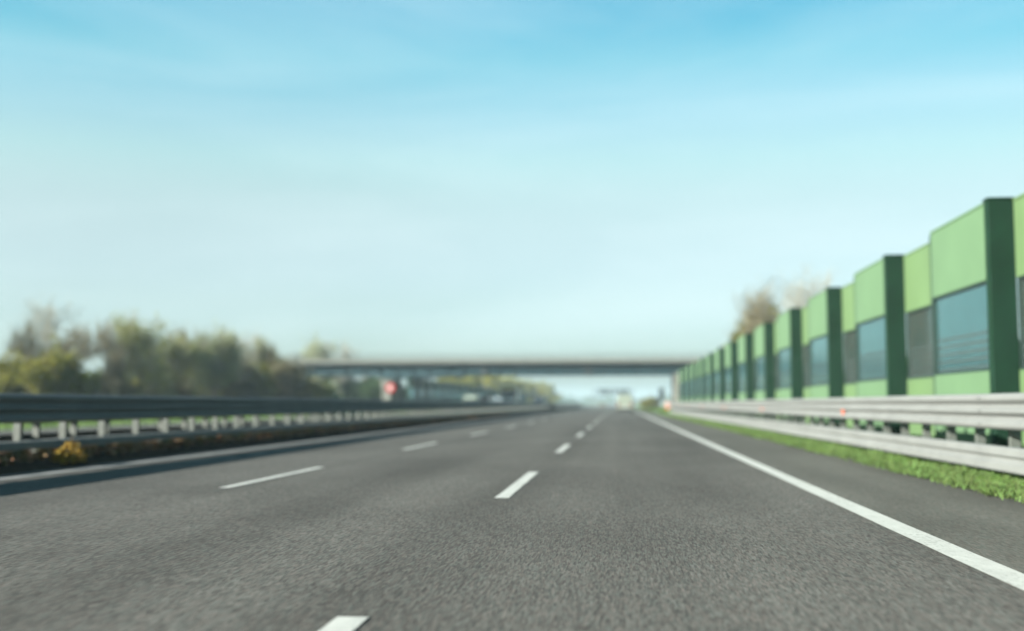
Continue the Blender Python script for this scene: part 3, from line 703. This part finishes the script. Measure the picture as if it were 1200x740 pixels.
# far wood on the horizon (reads as one mass)
b = MB(); rnd = random.Random(31)
for i in range(420):
    x = rnd.uniform(-420, 200); y = rnd.uniform(780, 1150)
    if -40 < x < 25: y = rnd.uniform(900, 1200) 
    h = rnd.uniform(4.5, 9) * (1.25 if x < -60 else 1); w = h * rnd.uniform(.4, .7)
    b.tube((x, y, -.2), (x, y, h * .5), .25, .15, 5, False)
    for _ in range(70):
        u = Vector((rnd.gauss(0, 1), rnd.gauss(0, 1), rnd.gauss(0, 1))).normalized() * rnd.random() ** .4
        c = Vector((x + u.x * w, y + u.y * w, h * .58 + u.z * h * .42)); s = rnd.uniform(.5, 1.1)
        e = Euler((rnd.uniform(-1, 1), rnd.uniform(-1, 1), rnd.uniform(0, 6.3))).to_matrix()
        b.face([c + e @ Vector(p) * s for p in ((-1, 0, 0), (0, -.7, .2), (1, 0, 0), (0, .7, .2))])
tag(b.build('far_wood', 'leaf_far'), kind='stuff')

# yellow shrub at the foot of the median guardrail
t = thing('yellow_shrub', 'small rounded ochre yellow shrub at the foot of the shaded left guardrail', 'shrub', (-9.5, 18.5, .06))
b = MB(); rnd = random.Random(2); s_ = MB()
for i in range(14):
    a = rnd.uniform(0, 6.28); s_.tube((0, 0, -.05), (math.cos(a) * .18, math.sin(a) * .28, rnd.uniform(.1, .28)), .008, .004, 4, False)
s_.build('stems', 'twig', t)
for i in range(1500):
    u = Vector((rnd.gauss(0, 1), rnd.gauss(0, 1), abs(rnd.gauss(0, 1)))).normalized() * rnd.uniform(.75, 1.02)
    lump = ((0, 0, 1), (.02, .3, .62), (-.04, -.27, .7), (0, .08, 1.1))[rnd.choice((0, 0, 1, 2, 3))]
    if math.sin(u.x * 7 + 1) + math.sin(u.y * 9) + math.sin(u.z * 8) < -.6: continue
    c = Vector((u.x * .2 * lump[2] + lump[0], u.y * .27 * lump[2] + lump[1], u.z * .36 * lump[2])); s = rnd.uniform(.018, .04)
    e = Euler((rnd.uniform(-1.2, 1.2), rnd.uniform(-1.2, 1.2), rnd.uniform(0, 6.3))).to_matrix()
    b.face([c + e @ Vector(p) * s for p in ((-1, 0, 0), (0, -.55, .15), (1, 0, 0), (0, .55, .15))])
b.build('foliage', 'yellow_leaf', t)

# ------------------------------------------------------------------ air
b = MB(); b.box(-1450, 1450, -140, FAR + 60, -1.2, 22)
hz = tag(b.build('haze', 'paint'), kind='stuff')
m = bpy.data.materials.new('air'); m.use_nodes = True; N = m.node_tree.nodes; N.remove(N['Principled BSDF'])
v = N.new('ShaderNodeVolumePrincipled'); v.inputs['Color'].default_value = (0.68, 0.90, 1.0, 1); v.inputs['Density'].default_value = 0.00025
v.inputs['Anisotropy'].default_value = 0.0
m.node_tree.links.new(v.outputs[0], N['Material Output'].inputs['Volume'])
hz.data.materials.clear(); hz.data.materials.append(m)

# ------------------------------------------------------------------ light
EL, AZ = 20.6, 240.0           # sun low, behind the left shoulder
sd = Vector((math.sin(R(AZ)) * math.cos(R(EL)), math.cos(R(AZ)) * math.cos(R(EL)), math.sin(R(EL))))
sl = bpy.data.lights.new('Sun', 'SUN'); sl.energy = 5.0; sl.angle = R(.53); sl.color = (1, .95, .87)
so = bpy.data.objects.new('Sun', sl); COL.objects.link(so); so.location = sd * 60
so.rotation_euler = (-sd).to_track_quat('-Z', 'Y').to_euler()
w = bpy.data.worlds.new('World'); scene.world = w; w.use_nodes = True
N = w.node_tree.nodes; L = w.node_tree.links; bg = N['Background']; bg.inputs['Strength'].default_value = .051
sky = N.new('ShaderNodeTexSky'); sky.sky_type = 'NISHITA'; sky.sun_disc = False
sky.sun_elevation = R(EL); sky.sun_rotation = R(AZ); sky.altitude = 50; sky.air_density = 1.0; sky.dust_density = 1.6; sky.ozone_density = 1.0
tint = N.new('ShaderNodeMix'); tint.data_type = 'RGBA'; tint.blend_type = 'MULTIPLY'; tint.inputs['Factor'].default_value = 1
tcz = N.new('ShaderNodeTexCoord'); sx = N.new('ShaderNodeSeparateXYZ'); L.new(tcz.outputs['Generated'], sx.inputs[0])
rp = N.new('ShaderNodeValToRGB'); L.new(sx.outputs['Z'], rp.inputs['Fac'])
for i, (z, c) in enumerate(((0.0, (.47, .66, .86)), (.04, (.68, .87, 1.04)), (.09, (.83, .95, 1.03)), (.178, (1.32, 1.20, .97)), (.25, (1.20, 1.50, 1.15)), (.34, (.40, 1.24, 1.17)), (.7, (.36, 1.0, 1.1)))):
    e = rp.color_ramp.elements[0] if i == 0 else rp.color_ramp.elements[-1] if i == 6 else rp.color_ramp.elements.new(z)
    e.position = z; e.color = (*[v / 1.35 for v in c], 1)
rp.color_ramp.interpolation = 'B_SPLINE'
mz = N.new('ShaderNodeMapRange'); mz.inputs['From Min'].default_value = -.1; mz.inputs['From Max'].default_value = .55; mz.inputs['To Min'].default_value = 1.0; mz.inputs['To Max'].default_value = .80
L.new(sx.outputs['X'], mz.inputs['Value'])
vs = N.new('ShaderNodeVectorMath'); vs.operation = 'SCALE'; L.new(rp.outputs[0], vs.inputs[0]); L.new(mz.outputs[0], vs.inputs['Scale'])
L.new(vs.outputs[0], tint.inputs['B'])
L.new(sky.outputs[0], tint.inputs['A'])
# thin cirrus veils
tc = N.new('ShaderNodeTexCoord'); mp = N.new('ShaderNodeMapping'); mp.inputs['Scale'].default_value = (1.2, 1.2, 7.0); mp.inputs['Rotation'].default_value = (0.06, 0.1, 0.4)
L.new(tc.outputs['Generated'], mp.inputs['Vector'])
nz = N.new('ShaderNodeTexNoise'); nz.inputs['Scale'].default_value = 1.6; nz.inputs['Detail'].default_value = 7; nz.inputs['Roughness'].default_value = .52; nz.inputs['Distortion'].default_value = .5
L.new(mp.outputs[0], nz.inputs['Vector'])
mr = N.new('ShaderNodeMapRange'); mr.inputs['From Min'].default_value = .45; mr.inputs['From Max'].default_value = .8; mr.inputs['To Max'].default_value = .30
L.new(nz.outputs['Fac'], mr.inputs['Value'])
cm = N.new('ShaderNodeMix'); cm.data_type = 'RGBA'; L.new(mr.outputs[0], cm.inputs['Factor']); L.new(tint.outputs['Result'], cm.inputs['A'])
cm.inputs['B'].default_value = (3.6, 4.3, 4.4, 1)
L.new(cm.outputs['Result'], bg.inputs['Color'])

# ------------------------------------------------------------------ camera
cd = bpy.data.cameras.new('Camera'); cam = bpy.data.objects.new('Camera', cd); COL.objects.link(cam); scene.camera = cam
cd.sensor_fit = 'HORIZONTAL'; cd.sensor_width = 36; cd.lens = 1296 / 1200 * 36; cd.clip_end = 6000; cd.clip_start = .05
cam.location = (0, 0, 1.08)
p, yaw = R(4.566), R(5.492)
cam.rotation_euler = (R(90) + p, 0, yaw)
cd.dof.use_dof = True; cd.dof.focus_distance = 8.3; cd.dof.aperture_fstop = .6; cd.dof.aperture_blades = 0

scene.render.engine = 'CYCLES'
scene.cycles.use_denoising = True
scene.cycles.max_bounces = 8; scene.cycles.transparent_max_bounces = 24; scene.cycles.volume_bounces = 0
scene.cycles.sample_clamp_indirect = 6
scene.view_settings.view_transform = 'Standard'; scene.view_settings.look = 'None'
scene.view_settings.exposure = 2.4; scene.view_settings.gamma = 1; scene.view_settings.use_curve_mapping = False
